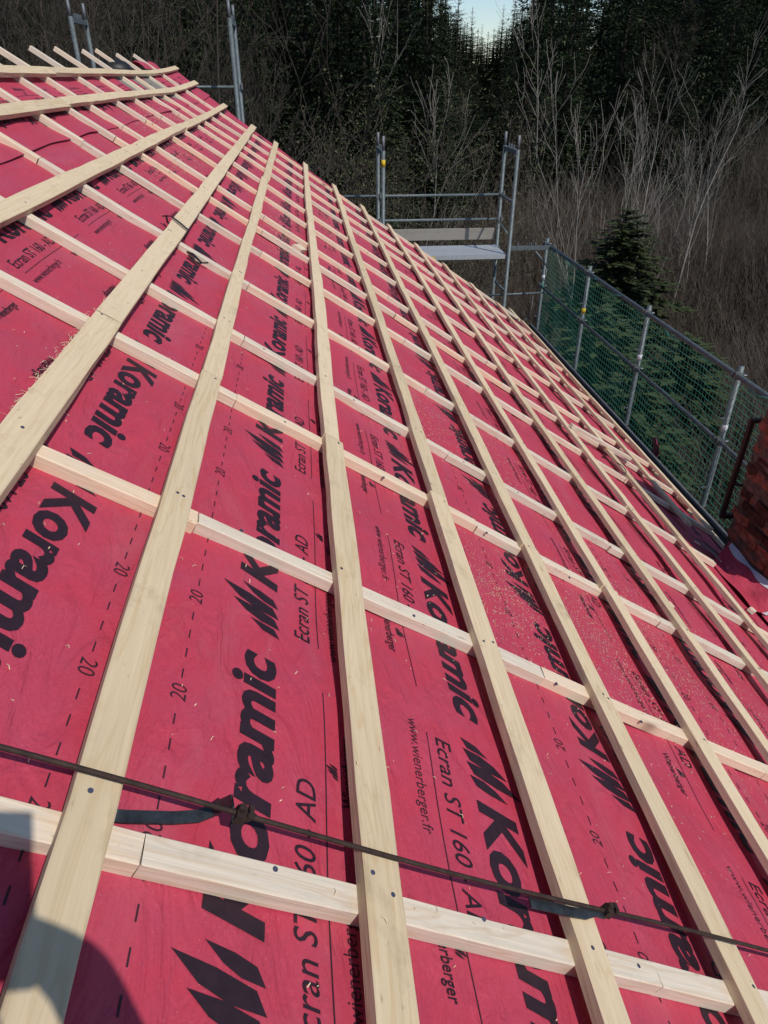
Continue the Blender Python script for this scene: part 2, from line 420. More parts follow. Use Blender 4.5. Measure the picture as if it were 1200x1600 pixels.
for k in range(6):
    c = CK[k]; A = Ink(k); B = Ink(k)
    lo = (EDGE[k-1] if k else RIDGE_V)+.004; hi = EDGE[k]-.002
    jit = random.Random(k)
    for i in range(-3, 16):
        for sgn, ph in ((1, PH[k][0]), (-1, PH[k][1])):
            u0 = ph+i*PER
            vb = lambda d: c - sgn*d
            ok = lambda *vv: all(lo < x < hi for x in vv)
            if ok(vb(.20), vb(.30)):
                A.put(T_L, u0, vb(.199), .0715*1.55/1.0*1.0, .074, sgn, 1.0) if False else A.put((T_L[0]/np.array([1.62, 1.0]), T_L[1]), u0, vb(.199), .118, .074, sgn, 1.0)
                A.put(T_K, u0+sgn*.128, vb(.199), .452, .074, sgn)
            if ok(vb(.125), vb(.165)): A.put(T_E, u0+sgn*.024, vb(.126), .335, .032, sgn)
            if ok(vb(.108)): B.quad(u0+sgn*.02, u0+sgn*.54, vb(.108)-.0009, vb(.108)+.0009)
            if ok(vb(.07), vb(.09)):
                B.put(T_W, u0+sgn*.0, vb(.070), .222, .021, sgn)
                A.put(T_N, u0+sgn*.335, vb(.060), .125, .020, sgn)
                A.put((T_L[0]/np.array([1.62, 1.0]), T_L[1]), u0+sgn*.375, vb(.088), .026, .015, sgn, 1.0)
    for sgn in (1, -1):
        for d, T in ((.346, T_20), (.446, T_10)):
            v = c - sgn*d
            if not (lo < v < hi-.01): continue
            for j in range(-8, 52):
                u0 = .047+.0437*j+k*.013
                if u0 > 6.5: break
                if j % 5 == 0: B.put(T, u0+(.0 if sgn > 0 else .03), v+sgn*.011, .030, .024, sgn)
                else: B.quad(u0, u0+.019, v-.0011, v+.0011)
    A.build('lettering', INK, .0011); B.build('fine_print', INKS, .0010)

# battens -----------------------------------------------------------------------------
def plank(name, A, B, wdt, thk, nrm, mat, parent, hfun=None, rough=.0012, seg=.16, seed=0, wane=0.0):
    """straight sawn length from A to B (world), top face centred on A-B, normal nrm"""
    A, B = Vector(A), Vector(B); L = (B-A).length
    x = (B-A).normalized(); z = (Vector(nrm) - x*x.dot(Vector(nrm))).normalized(); y = z.cross(x)
    ns = max(1, int(L/seg)); r = random.Random(seed)
    prof = [(-.5, -1), (.5, -1), (.5, -.06), (.46, 0), (-.46, 0), (-.5, -.06)]
    vs, fs = [], []; lw = 0; rw_ = 0
    bow = r.uniform(-1, 1)*.004*min(1, L/2)
    for i in range(ns+1):
        t_ = i/ns; s_ = -L/2+L*t_
        lw = lw*.6+r.gauss(0, rough); rw_ = rw_*.6+r.gauss(0, rough); tp = r.gauss(0, rough*.4)
        dz = hfun(s_, t_) if hfun else 0
        by = bow*math.sin(math.pi*t_)
        wn = wane*max(0, math.sin(t_*9+seed))
        for (a, h) in prof:
            yy = a*wdt + (lw if a < 0 else rw_) + by; zz = h*thk+dz+(tp if h > -.5 else 0)
            if wn and a < 0 and h > -.5: yy += wn; 
            vs.append((s_+(r.gauss(0, .001) if i in (0, ns) else 0), yy, zz))
    k = 6
    for i in range(ns):
        for j in range(k): fs.append((i*k+j, i*k+(j+1) % k, (i+1)*k+(j+1) % k, (i+1)*k+j))
    fs += [tuple(range(k-1, -1, -1)), tuple(ns*k+j for j in range(k))]
    me = meshdata(name, vs, fs, mat)
    o = link(name, me, parent)
    Mx = Matrix((x, y, z)).transposed().to_4x4(); c = (A+B)/2
    o.rotation_euler = Mx.to_euler(); o.location = c-(wloc(parent) if parent else Vector((0, 0, 0)))
    return o
BV = [(-1.085, 0.055, [4.6]), (-.847, 0.055, [3.98]), (-.487, 0.056, [5.7]), (-.128, 0.066, [1.80, 6.3]), (.149, 0.054, [1.79, 5.77]), (.522, 0.056, [1.80, 5.18]),
      (.894, 0.059, [1.805, 5.77]), (1.255, 0.058, [1.79, 4.51]), (1.615, 0.057, [1.80, 5.17]), (1.985, 0.056, [1.79, 4.1]), (2.37, 0.056, [2.94, 6.5]),
      (2.75, 0.056, [1.80, 2.937, 4.096]), (3.12, 0.056, [2.29, 5.77]), (3.47, 0.052, [3.594, 5.77, 7.05])]
TB, TC = .020, .026
CHIM_U0, CHIM_U1, CHIM_V0, CHIM_V1 = 2.70, 3.25, 3.345, 3.86
sd_ = 0
for bi, (v, wd, joints) in enumerate(BV):
    r = random.Random(100+bi)
    ue = uend(v)-.03+r.uniform(-.03, .03)
    cuts = [UE0+.05]+joints+[ue]
    off = 0
    for a, b_ in zip(cuts[:-1], cuts[1:]):
        segs = [(a, b_)]
        if bi == 12: segs = [(a, min(b_, CHIM_U0-.25)), (max(a, CHIM_U1+.12), b_)]
        if bi == 13: segs = [(a, min(b_, CHIM_U0-.10)), (max(a, CHIM_U1+.12), b_)]
        for (a2, b2) in segs:
            if b2-a2 < .25: continue
            sd_ += 1
            dv0, dv1 = r.uniform(-.005, .005), r.uniform(-.005, .005)
            w2 = wd+r.uniform(-.003, .003); um = (a2+b2)/2
            plank('batten', P(a2+.0015, v+dv0), P(b2-.0015, v+dv1), w2, TB+r.uniform(-.001, .001), P(0, 0, 1), WOOD, house,
                  lambda s_, t_, um=um, v=v: float(hs(um+s_, v)), .0013, .14, sd_, .006 if r.random() < .45 else 0)
# counter battens (cut in lengths, one per membrane course)
for ci, u in enumerate(CU):
    r = random.Random(300+ci); u0_, skew = SKEW.get(ci, (u-.008, .016+r.uniform(-.008, .008)))
    js = [.213+.838*q+r.uniform(-.02, .03) for q in range(-1, 4)]
    if r.random() < .5: js = [j for j in js if r.random() < .8]
    top = -1.36+r.uniform(-.05, .04) if u > 3.2 else -1.30
    cuts = [top]+[j for j in js if j > top+.2]+[EAVE_V-.02+r.uniform(-.03, .0)]
    for a, b_ in zip(cuts[:-1], cuts[1:]):
        if CHIM_U0-.03 < u < CHIM_U1+.03 and b_ > CHIM_V0-.05: b_ = CHIM_V0-.30
        sd_ += 1; du = r.uniform(-.004, .004); vm = (a+b_)/2; dn = r.uniform(-.0008, .0003)
        plank('counter_batten', P(u0_+skew*a+du, a+.0012, -TB+dn), P(u0_+skew*b_+du, b_-.0012, -TB+dn), .038+r.uniform(-.002, .002), TC, P(0, 0, 1), WOODC, house,
              lambda s_, t_, u=u, vm=vm: float(hs(u, vm+s_)), .0011, .14, sd_)
# verge counter batten along the gable and small packing boards at the eave
for i in range(10):
    ua = 3.35+i*.55; r = random.Random(i)
    plank('eave_board', P(ua, 3.535+r.uniform(-.01, .01), -.024), P(ua+.50, 3.54+r.uniform(-.01, .01), -.024), .05, .022, P(0, 0, 1), WOOD, house, None, .001, .2, 900+i)
# nail heads
mb = MB(); r = random.Random(4)
for bi, (v, wd, _) in enumerate(BV):
    for u in CU[1:10]:
        if u > uend(v)-.1: continue
        for q in range(1 if r.random() < .6 else 2):
            uu = u+r.uniform(-.012, .012); vv = v+r.uniform(-.02, .02); n0 = float(hs(uu, vv))+.0006
            ring = [P(uu+.0034*math.cos(a*math.pi/4), vv+.0034*math.sin(a*math.pi/4), n0) for a in range(8)]
            mb.add(ring+[p_ - P(0, 0, .004) for p_ in ring], [tuple(range(7, -1, -1))]+[(a, (a+1) % 8, (a+1) % 8+8, a+8) for a in range(8)])
for u in CU[2:7]:
    for v in (.33, .66, 1.06, 1.4):
        uu = u+r.uniform(-.012, .012); vv = v+r.uniform(-.06, .06); n0 = float(hs(uu, vv))-TB+.001
        ring = [P(uu+.0036*math.cos(a*math.pi/4), vv+.0036*math.sin(a*math.pi/4), n0) for a in range(8)]
        mb.add(ring+[p_ - P(0, 0, .004) for p_ in ring], [tuple(range(7, -1, -1))]+[(a, (a+1) % 8, (a+1) % 8+8, a+8) for a in range(8)])
tag(mb.build('nail_heads', NAIL, house), kind='stuff')

# gutter: half-round zinc trough with rolled front edge
mb = MB(); gx, gz = P(0, EAVE_V, NM).x+.055, P(0, EAVE_V, NM).z-.035
prof = [(gx+.062*math.cos(a), gz+.062*math.sin(a)) for a in np.linspace(math.pi, 2*math.pi, 10)]+[(gx+.072, gz+.008), (gx+.078, gz-.004)]
prof2 = [(x, z-.004) for x, z in prof]
y0, y1 = -1.2, 8.35
n = len(prof); vs = [(x, y0, z) for x, z in prof]+[(x, y1, z) for x, z in prof]
mb.add(vs, [(i, i+1, i+1+n, i+n) for i in range(n-1)])
gut = mb.build('gutter', ZINC, house, True)
mb = MB(); mb.tube([(gx+.075, y0, gz+.004), (gx+.075, y1, gz+.004)], .009, 8); mb.build('gutter_bead', STEELD, gut)
mb = MB(); a0 = P(0, EAVE_V-.05, NM-.004); a1 = P(0, EAVE_V+.045, NM-.004)
mb.add([(a0.x, y0, a0.z), (a1.x, y0, a1.z), (a1.x, y1, a1.z), (a0.x, y1, a0.z), (a1.x+.004, y0, a1.z-.05), (a1.x+.004, y1, a1.z-.05)], [(0, 1, 2, 3), (1, 4, 5, 2)])
mb.build('eave_flashing', ZINC, house)

# ------------------------------------------------------------------ chimney (bricks one by one)
cb = P((CHIM_U0+CHIM_U1)/2, (CHIM_V0+CHIM_V1)/2, NM)
chim = thing('chimney', 'crumbling soot stained red brick chimney standing by the eave', 'chimney', cb)
cx0, cx1 = P(0, CHIM_V0, NM).x, P(0, CHIM_V1, NM).x; cy0, cy1 = CHIM_U0, CHIM_U1
zb = P(0, CHIM_V1, NM).z-.05; CT = 1.46
mb = MB(); mb.box(((cx0+cx1)/2, (cy0+cy1)/2, zb+CT/2), cx1-cx0-.014, cy1-cy0-.014, CT); mb.build('mortar_core', MORT, chim)
r = random.Random(21)
def brick_mesh(seed, lx, ly, lz):
    rr = random.Random(seed); bm = bmesh.new(); bmesh.ops.create_cube(bm, size=1)
    bmesh.ops.subdivide_edges(bm, edges=bm.edges[:], cuts=1, use_grid_fill=True)
    for v in bm.verts:
        v.co = Vector((v.co.x*lx, v.co.y*ly, v.co.z*lz))
        e = sum(1 for a, l_ in ((v.co.x, lx), (v.co.y, ly), (v.co.z, lz)) if abs(a) > l_*.45)
        v.co += Vector((rr.gauss(0, .005), rr.gauss(0, .006), rr.gauss(0, .0045)))
        if e == 3: v.co *= 1-rr.uniform(.02, .10)
    me = bpy.data.meshes.new('brick'); bm.to_mesh(me); bm.free(); me.materials.append(BRICK); return me
BM = [brick_mesh(i, .21, .095, .058) for i in range(8)]
BMD = [b.copy() for b in BM]
for b in BMD: b.materials.clear(); b.materials.append(BRICKD)
lay = 0; z = zb+.035
while z < zb+CT-.03:
    low = z < zb+.50
    for side in range(4):
        horiz = side % 2 == 0           # faces along X (cy0, cy1) / along Y (cx0, cx1)
        L = (cx1-cx0) if horiz else (cy1-cy0)
        a_ = -.111*(lay % 2) if side < 2 else -.055-.111*((lay+1) % 2)
        while a_ < L-.03:
            b0, b1 = max(0, a_), min(L, a_+.212); a_ += .222
            if b1-b0 < .05: continue
            s_ = (b0+b1)/2; sc_ = (b1-b0)/.212
            jx, jy, jz = r.gauss(0, .002), r.gauss(0, .002), r.gauss(0, .002)
            dep = r.uniform(-.012, .008) - (.02*r.random() if low else 0)
            if horiz: p_ = (cx0+s_, (cy0+.045-dep) if side == 0 else (cy1-.045+dep), z); rz_ = 0
            else: p_ = ((cx1-.045+dep) if side == 1 else (cx0+.045-dep), cy0+s_, z); rz_ = math.pi/2
            if r.random() < (.14 if low else .04): continue
            o = link('brick', (BMD if r.random() < (.6 if low else .3) else BM)[r.randrange(8)], chim, Vector((p_[0]+jx, p_[1]+jy, p_[2]+jz))-cb)
            o.scale = (sc_, 1, 1)
            o.rotation_euler = (r.gauss(0, .015), r.gauss(0, .015), rz_+r.gauss(0, .012))
    z += .069; lay += 1
# rusty iron bracket clamped to the chimney's far side
def at(px, py, X=None, Y=None):
    d = Vector(RX)*(px-600)+Vector(RY)*(py-800)+Vector(RZ)*1106
    t_ = (X-CAM.x)/d.x if X is not None else (Y-CAM.y)/d.y
    return CAM+d*t_
mb = MB(); xb = cx0-.03; yb = cy1+.14
a0 = at(1128, 805, Y=yb); a1 = Vector((a0.x+.012, yb, a0.z+.62)); zt = a1.z
def bar(mb, p, q, w_):
    p, q = Vector(p), Vector(q); x = (q-p).normalized(); ref = Vector((0, 1, 0)) if abs(x.y) < .9 else Vector((1, 0, 0))
    y = ref.cross(x).normalized(); z_ = x.cross(y); M = Matrix((x, y, z_)).transposed()
    mb.box((p+q)/2, (q-p).length, w_, w_, M)
bar(mb, a0, a1, .024); bar(mb, a1-Vector((.014, 0, 0)), a1+Vector((.26, 0, .0)), .022); bar(mb, a0-Vector((.014, 0, 0)), a0+Vector((.30, -.05, 0)), .026)
bar(mb, a0+Vector((0, 0, .22)), a0+Vector((.22, -.06, .20)), .012)
mb.build('iron_bracket', RUST, chim)
# membrane collar round the chimney foot
skirt = thing('chimney_collar', 'red membrane collar folded up round the chimney foot with white tape edges', 'membrane', P(2.8, 3.1, NM))
def sheet_grid(f, nu, nv):
    pts = np.array([[f(i/nu, j/nv) for j in range(nv+1)] for i in range(nu+1)]).reshape(-1, 3)
    i0 = (np.arange(nu)[:, None]*(nv+1)+np.arange(nv)[None, :]).ravel()
    return pts, np.stack([i0, i0+1, i0+nv+2, i0+nv+1], -1)
def collar_up(t_, s_):   # uphill side: from near corner to far corner; lies on the roof, then stands up
    a = min(1, s_/.3); b_ = max(0, (s_-.3)/.7)
    u = CHIM_U0-.12+.46*t_+.14*b_*t_
    v = CHIM_V0-.28+.06*a+.13*b_+.014*math.sin(t_*9+1)*b_
    return P(u, v, NM+.010+.006*math.sin(t_*7)*(1-b_)+.105*b_+.010*math.sin(t_*6+.5)*b_+.02*math.sin(b_*3.14)*math.sin(t_*13))
p_, f_ = sheet_grid(collar_up, 26, 16); wobj('uphill_flap', p_, f_[:, ::-1], MEMB, skirt, True)
def collar_near(t_, s_):
    v = CHIM_V0-.22+(CHIM_V1+.3-CHIM_V0)*t_; a = min(1, s_/.3); b_ = max(0, (s_-.3)/.7)
    u = CHIM_U0-.26+.13*a+.12*b_+.012*math.sin(t_*10)*b_
    return P(u, v+.13*b_*(1-t_), NM+.012+.10*b_+.010*math.sin(t_*6)*b_)
p_, f_ = sheet_grid(collar_near, 26, 12); wobj('near_flap', p_, f_, MEMB, skirt, True)
def tape_strip(fn, a, b, s0, s1, nm, swap=False):
    def g(t_, q):
        s_ = s0+(s1-s0)*q; tt = a+(b-a)*t_
        return Vector(fn(tt, s_))+P(0, 0, .0035)+(Vector((-.004, -.003, 0)))
    p_, f_ = sheet_grid(g, 22, 3); wobj(nm, p_, f_ if swap else f_[:, ::-1], TAPE, skirt, True)
tape_strip(collar_up, .02, .97, .88, 1.03, 'white_tape'); tape_strip(collar_near, .02, .98, .78, 1.02, 'white_tape', True)
def corner_tape(t_, q):
    return P(CHIM_U0-.135+.012*t_, CHIM_V0-.215+.12*t_+.035*(q-.5), NM+.022+.10*t_)+Vector((-.002, -.012, .004))
p_, f_ = sheet_grid(corner_tape, 6, 2); wobj('white_tape', p_, f_, TAPE, skirt, True)

# ------------------------------------------------------------------ scaffold
YF, YB = 9.70, 10.36
FX = 3.70
XS = [-2.03, -.32, 1.40, 3.10]
scaf = thing('scaffold', 'galvanised tube scaffold with deck and guard rails beyond the gable', 'scaffold', (1.2, 10.0, float(terr(1, 10))))
def tubeobj(name, pts, r, mat, parent, k=10):
    return MB().tube(pts, r, k).build(name, mat, parent, True)
zt_ = [1.25, 1.25, -.08, -.08]
gz0 = float(terr(1, 10))-.1
for x, zt in zip(XS, zt_):
    for y in (YF, YB):
        p_ = tubeobj('upright', [(x, y, gz0), (x, y, zt-.16)], .024, STEEL, scaf)
        tubeobj('spigot', [(x, y, zt-.17), (x, y, zt)], .017, STEELD, p_)
    h = MB(); h.box((x, (YF+YB)/2, zt-.19), .045, YB-YF-.05, .05)
    for q in (-.12, 0, .12): h.box((x, (YF+YB)/2+q, zt-.145), .02, .03, .05)
    h.build('frame_head', STEEL, scaf)
    tubeobj('transom', [(x, YF+.026, -2.0), (x, YB-.026, -2.0)], .018, STEEL, scaf)
mbx = MB().tube([(XS[2], YF, -.42), (XS[2], YF, -.34)], .0262, 10).build('yellow_band', YEL, scaf, True)
# guard rails
for z in (-.845, -1.16): tubeobj('guard_rail', [(XS[2]-1.6, YB, z), (XS[3], YB, z)], .017, STEEL, scaf)
for z in (.42, -.05): tubeobj('guard_rail', [(XS[0], YB, z), (XS[1], YB, z)], .017, STEEL, scaf)
for z in (-.845,): tubeobj('end_rail', [(XS[3]-.01, YB, z), (XS[3]-.01, YF, z)], .015, STEEL, scaf)
tubeobj('end_rail', [(XS[3]-.03, YB, -1.16), (XS[3]+.03, YB-.22, -1.26), (XS[3]+.05, YB-.32, -1.3)], .012, STEEL, scaf)
# deck and toe board
zd = -1.50
for q in (0, 1):
    y0 = YF+.03+q*.31
    mb = MB(); mb.box(((XS[2]+XS[3])/2, y0+.145, zd-.012), XS[3]-XS[2]-.06, .29, .02); d_ = mb.build('deck_board', ALU, scaf)
    mb = MB(); mb.box(((XS[2]+XS[3])/2, y0-.006 if q == 0 else y0+.296, zd-.03), XS[3]-XS[2]-.06, .012, .058); mb.build('deck_lip', ALU, d_)
    if q == 0: MB().box((XS[2]+.62, y0-.0138, zd-.03), .16, .003, .03).build('sticker', YEL, d_)
plank('toe_board', (XS[2]-.1, YB-.03, zd+.15), (XS[3]-.06, YB-.03, zd+.15), .15, .025, (0, -1, 0), WOODG, scaf, None, .0006, .3, 77)
tubeobj('deck_transom', [(XS[3], YF, zd-.06), (XS[3], YB, zd-.06)], .02, STEEL, scaf); tubeobj('deck_transom', [(XS[2], YF, zd-.06), (XS[2], YB, zd-.06)], .02, STEEL, scaf)
# link to the eave scaffold: console beam with brace, low rail and bent drop hook
zc = at(820, 388, Y=YF).z
mb = MB(); mb.box(((XS[3]+FX)/2, YF+.02, zc), FX-XS[3], .04, .05)
for q in (.12, .3, .36, .5): mb.box((XS[3]+q, YF+.02, zc+.045), .016, .03, .05)
mb.build('console_beam', STEEL, scaf)
tubeobj('brace', [(FX-.25, YF+.02, zc-.02), (FX-.02, YF+.02, zc-.27)], .014, STEEL, scaf)
zl = at(810, 462, Y=YF).z
tubeobj('low_rail', [(XS[3]-.3, YF+.05, zl), (FX, YF+.05, zl+.02)], .014, STEEL, scaf)
mb = MB(); hx = XS[3]+.42
mb.tube([(hx, YF+.05, zl), (hx-.005, YF+.05, zl-.22), (hx-.03, YF+.05, zl-.32), (hx-.10, YF+.05, zl-.37), (hx-.2, YF+.05, zl-.38)], .006, 6); mb.build('drop_hook', STEELD, scaf, True)
tubeobj('brace', [(XS[3]-.08, YF+.3, zd-.05), (XS[3]-.14, YF+.3, -2.6)], .017, STEEL, scaf)

# eave guard: posts with rails, net tied to it
rail = thing('eave_guardrail', 'galvanised guard rail posts and tubes along the eave carrying green net', 'guard rail', (FX, 6.0, float(terr(FX, 6))))
PYS = [-1.70, -.04, 1.62, 3.28, 4.94, 6.63, 8.29, 9.95]
ZT, ZM, ZL = -1.42, -1.99, -2.63
for i, y in enumerate(PYS):
    o = tubeobj('post', [(FX, y, -5.2), (FX, y, ZT+.07)], .024, STEEL, rail)
    for z in (-1.78, -1.95, -2.42):
        MB().box((FX-.045, y-.01, z), .05, .008, .012).build('wedge_pin', STEEL, o)
    MB().tube([(FX-.0, y, -1.90), (FX, y, -1.84)], .0252, 10).build('band', YEL if i == 6 else TAPE, o, True)
    mb = MB(); mb.box((FX-.02, y, ZL-.03), .09, .08, .09); mb.box((FX-.07, y, ZL-.06), .06, .05, .05); mb.build('clamp', RUST, o)
for y in PYS:                                          # couplers where rails meet posts
    for z in (ZT, ZM):
        mb = MB(); mb.box((FX-.012, y, z), .062, .05, .058); mb.tube([(FX-.05, y+.012, z-.02), (FX-.05, y+.012, z+.035)], .007, 6); mb.tube([(FX+.03, y-.012, z), (FX+.055, y-.012, z)], .009, 6)
        mb.build('coupler', STEELD, rail)
for x, z in [(XS[2], -.845), (XS[2], -1.16), (XS[3], -.845), (XS[3], -1.16), (XS[1], .42), (XS[0], .42), (XS[3], -1.56), (XS[2], -1.56)]:
    mb = MB(); mb.box((x, YB, z), .056, .056, .05); mb.box((x+.03, YB-.03, z+.01), .02, .03, .07); mb.build('coupler', STEELD, scaf)
tubeobj('top_rail', [(FX-.02, -1.95, ZT), (FX-.02, 10.0, ZT)], .022, STEEL, rail)
tubeobj('middle_rail', [(FX-.02, -1.95, ZM), (FX-.02, 10.0, ZM)], .018, STEEL, rail)
tubeobj('bottom_rail', [(FX-.02, -1.95, ZL), (FX-.02, 10.0, ZL)], .020, STEELD, rail)
for q in range(2):
    plank('walk_board', (FX-.12-.20*q, -2.0, ZL-.12), (FX-.12-.20*q, 10.0, ZL-.12), .19, .045, (0, 0, 1), WOODG, rail, None, .001, .5, 80+q)
# safety net
mb_v, mb_f = [], []
def ribbon(pts, wd):
    global mb_v, mb_f
    pts = np.array(pts); t_ = np.gradient(pts, axis=0); t_ /= np.linalg.norm(t_, axis=1)[:, None]
    a = np.cross(t_, np.array([1., 0, 0])); a /= np.linalg.norm(a, axis=1)[:, None]
    b_ = np.cross(t_, a); r_ = wd/2; base = sum(len(x) for x in mb_v)
    ring = [pts+a*r_, pts-a*r_*.5+b_*r_*.87, pts-a*r_*.5-b_*r_*.87]
    n_ = len(pts); mb_v.append(np.concatenate(ring))
    i = np.arange(n_-1)
    for q in range(3):
        q2 = (q+1) % 3
        mb_f.append(np.stack([i+q*n_, i+1+q*n_, i+1+q2*n_, i+q2*n_], -1)+base)
NC = .056
NY0, NY1 = -1.85, 9.93
def netpt(y, s):        # s 0 top .. 1 bottom
    top = ZT-.02-.012*abs(math.sin(y*math.pi/.55)); z = top+(ZL-.02-top)*s
    x = FX+.012+.03*math.sin(math.pi*s)*(.6+.4*math.sin(y*1.3))+.006*math.sin(y*9+s*7)
    return (x, y+.012*math.sin(s*6+y*.7), z)
nyc = int((NY1-NY0)/NC)
for i in range(nyc+1):
    y = NY0+i*NC; ribbon([netpt(y, s) for s in np.linspace(0, 1, 14)], .0044)
nzc = int((ZT-ZL)/NC)
for j in range(nzc+1):
    s = j/nzc; ribbon([netpt(y, s) for y in np.linspace(NY0, NY1, 205)], .0044)
net = wobj('safety_net', np.concatenate(mb_v), np.concatenate(mb_f), NETM)
tag(net, 'green square mesh safety net hung along the eave guard rail', 'net')
mb = MB(); pts = []
for i in range(300):
    y = NY0+i*(NY1-NY0)/299; a = y*9.0
    pts.append((FX-.02+.027*math.cos(a)*(.4+.6*(math.sin(y*2) > -.3)), y, ZT-.012+.024*math.sin(a)+(-.02 if math.sin(y*2.3) > .5 else 0)))
mb.tube(pts, .0055, 5); mb.build('edge_rope', ROPE, net, True)
mb = MB(); q = at(853, 424, X=FX-.02); mb.box(q, .004, .06, .08); o = mb.build('tied_label', TAPE, net)
mb = MB(); q = at(850, 440, X=FX-.03)
mb.tube([q+Vector((0, 0, .03)), q+Vector((0, .07, -.03)), q+Vector((.0, -.02, -.12))], .008, 5); mb.build('rope_knot', ROPE, net, True)

# membrane scrap stuck behind the gutter
def scrap(t_, s_):
    b0 = at(1012, 712, X=3.28)
    return b0+Vector((.05*math.sin(s_*3)+.03*t_, .17*(t_-.5), .20*s_-.04+.03*math.sin(t_*5)))
p_, f_ = sheet_grid(scrap, 8, 8)
o = wobj('membrane_scrap', p_, f_, MEMB2, None, True); tag(o, 'crumpled dark red membrane scrap stuck in the gutter below the net', 'scrap')
sm = o.modifiers.new('s', 'SOLIDIFY'); sm.thickness = .003

# ------------------------------------------------------------------ conductor rod with its holders
RN = .013
cond = thing('lightning_rod', 'thin rusty lightning conductor rod crossing the battens on black metal holders', 'metal rod', P(.56, .5, 0))
rp = []
for v in np.linspace(-.7, 2.6, 60):
    u = .532+.016*v+.022*max(0, v-.3)**1.3+.0022*math.sin(v*7); rp.append(P(u, v, RN+.0016*math.sin(v*5+1)))
tubeobj('rod', rp, .0033, RUST, cond, 8)
def rod_at(v):
    return .532+.016*v+.022*max(0, v-.3)**1.3
def strip(mb, pts, wd, th, side):
    """flat bar through pts; side = width direction"""
    pts = [Vector(p) for p in pts]; side = Vector(side).normalized(); n = len(pts); vs = []
    for i, p in enumerate(pts):
        t_ = (pts[min(i+1, n-1)]-pts[max(i-1, 0)]).normalized(); up = t_.cross(side).normalized()
        vs += [p-side*wd/2-up*th/2, p+side*wd/2-up*th/2, p+side*wd/2+up*th/2, p-side*wd/2+up*th/2]
    fs = []
    for i in range(n-1):
        for j in range(4): fs.append((i*4+j, i*4+(j+1) % 4, (i+1)*4+(j+1) % 4, (i+1)*4+j))
    fs += [(3, 2, 1, 0), tuple((n-1)*4+j for j in range(4))]
    mb.add(vs, fs)
def clamp(parent, u, v):
    mb = MB(); c = P(u, v, RN+.001)
    Mr = Matrix((P(1, 0, 0), P(0, 1, 0), P(0, 0, 1))).transposed()
    mb.box(c, .016, .013, .015, Mr); mb.box(c+P(.003, .010, .003), .012, .006, .018, Mr)
    mb.tube([c+P(.002, -.002, .006), c+P(.002, -.002, .0135)], .0052, 6); mb.tube([c+P(-.005, .009, .004), c+P(-.005, .009, .011)], .004, 6)
    mb.build('clamp', RUST, parent)
mb = MB(); u1 = rod_at(.315)
strip(mb, [P(.523, .165, NM+.012), P(.530, .20, NM+.012), P(.545, .255, NM+.012), P(.555, .285, NM+.014), P(.562, .299, NM+.022), P(.560, .304, NM+.040), P(.552, .306, NM+.062), P(u1, .310, RN-.004)], .016, .003, P(1, -.25, 0))
h = mb.build('holder', BLACKM, cond); clamp(h, u1, .318)
mb = MB(); u2 = rod_at(.93)
strip(mb, [P(.543, .785, .0035), P(.545, .82, .0035), P(.547, .87, .0035), P(.549, .895, .0045), P(.556, .915, .008), P(u2-.004, .932, RN-.003)], .016, .003, P(1, 0, 0))
h = mb.build('holder', BLACKM, cond); clamp(h, u2, .94)

# ------------------------------------------------------------------ small things on the roof
# black tie round the batten
tie = thing('black_cable_tie', 'black cable tie looped round a batten with its tail sticking out', 'cable tie', P(3.1, -.128, 0))
ub = 3.06; w2 = .041
mb = MB(); strip(mb, [P(ub+.04, -.128-w2-.03, -.02), P(ub+.02, -.128-w2, .003), P(ub-.005, -.128, .004), P(ub-.03, -.128+w2, .003), P(ub-.034, -.128+w2+.002, -.03), P(ub+.0, -.128, -.034), P(ub+.04, -.128-w2-.002, -.03), P(ub+.055, -.128-w2-.02, -.012)], .012, .004, P(1, .2, 0)); mb.build('loop', BLK, tie)
mb = MB(); strip(mb, [P(2.90, -.075, -.04), P(2.87, -.03, -.03), P(2.84, .01, -.034), P(2.845, .03, -.022)], .014, .005, P(1, .2, 0)); mb.build('tail', BLK, tie)
def offcut(u, v, ang, L, wd, th, n0, lab, seed, m_=WOODC):
    d = P(math.cos(ang), math.sin(ang), 0)
    o = plank('wood_offcut', P(u, v, n0)-d*L/2, P(u, v, n0)+d*L/2, wd, th, P(0, 0, 1), m_, None, None, .001, .1, seed)
    tag(o, lab, 'offcut')
offcut(2.01, 2.055, 1.25, .075, .03, .02, NM+.024, 'short wood offcut lying on red membrane beside a batten', 61)
offcut(4.22, .44, .35, .11, .055, .02, NM+.028, 'broken wood splinter block leaning against a batten under sawdust', 62)
offcut(2.53, 3.02, .9, .06, .03, .02, NM+.024, 'small wood offcut lying uphill of the chimney collar', 63)
offcut(3.98, 2.67, 1.35, .62, .034, .02, .024, 'pale loose batten piece laid slantwise over the battens', 64)
mb = MB(); pts = [P(3.62+.05*math.cos(a), 2.60+.10*math.sin(a), .008+.01*math.sin(2*a)) for a in np.linspace(.4, 5.9, 24)]
mb.tube(pts, .0028, 6); o = mb.build('cable_loop', BLK, None, True); tag(o, 'small loop of black cable lying over a batten in the chimney shadow', 'cable')
mb = MB()
for q in range(2): mb.tube([P(3.10+.03*q, 2.98+.01*q, NM+.03+.004*q), P(3.02+.045*q, 3.06+.02*q, NM+.045), P(2.97+.045*q, 3.10+.02*q, NM+.04)], .003, 5)
o = mb.build('bent_metal_strip', STEEL); tag(o, 'thin shiny metal strips lying next to the membrane collar', 'metal strip')

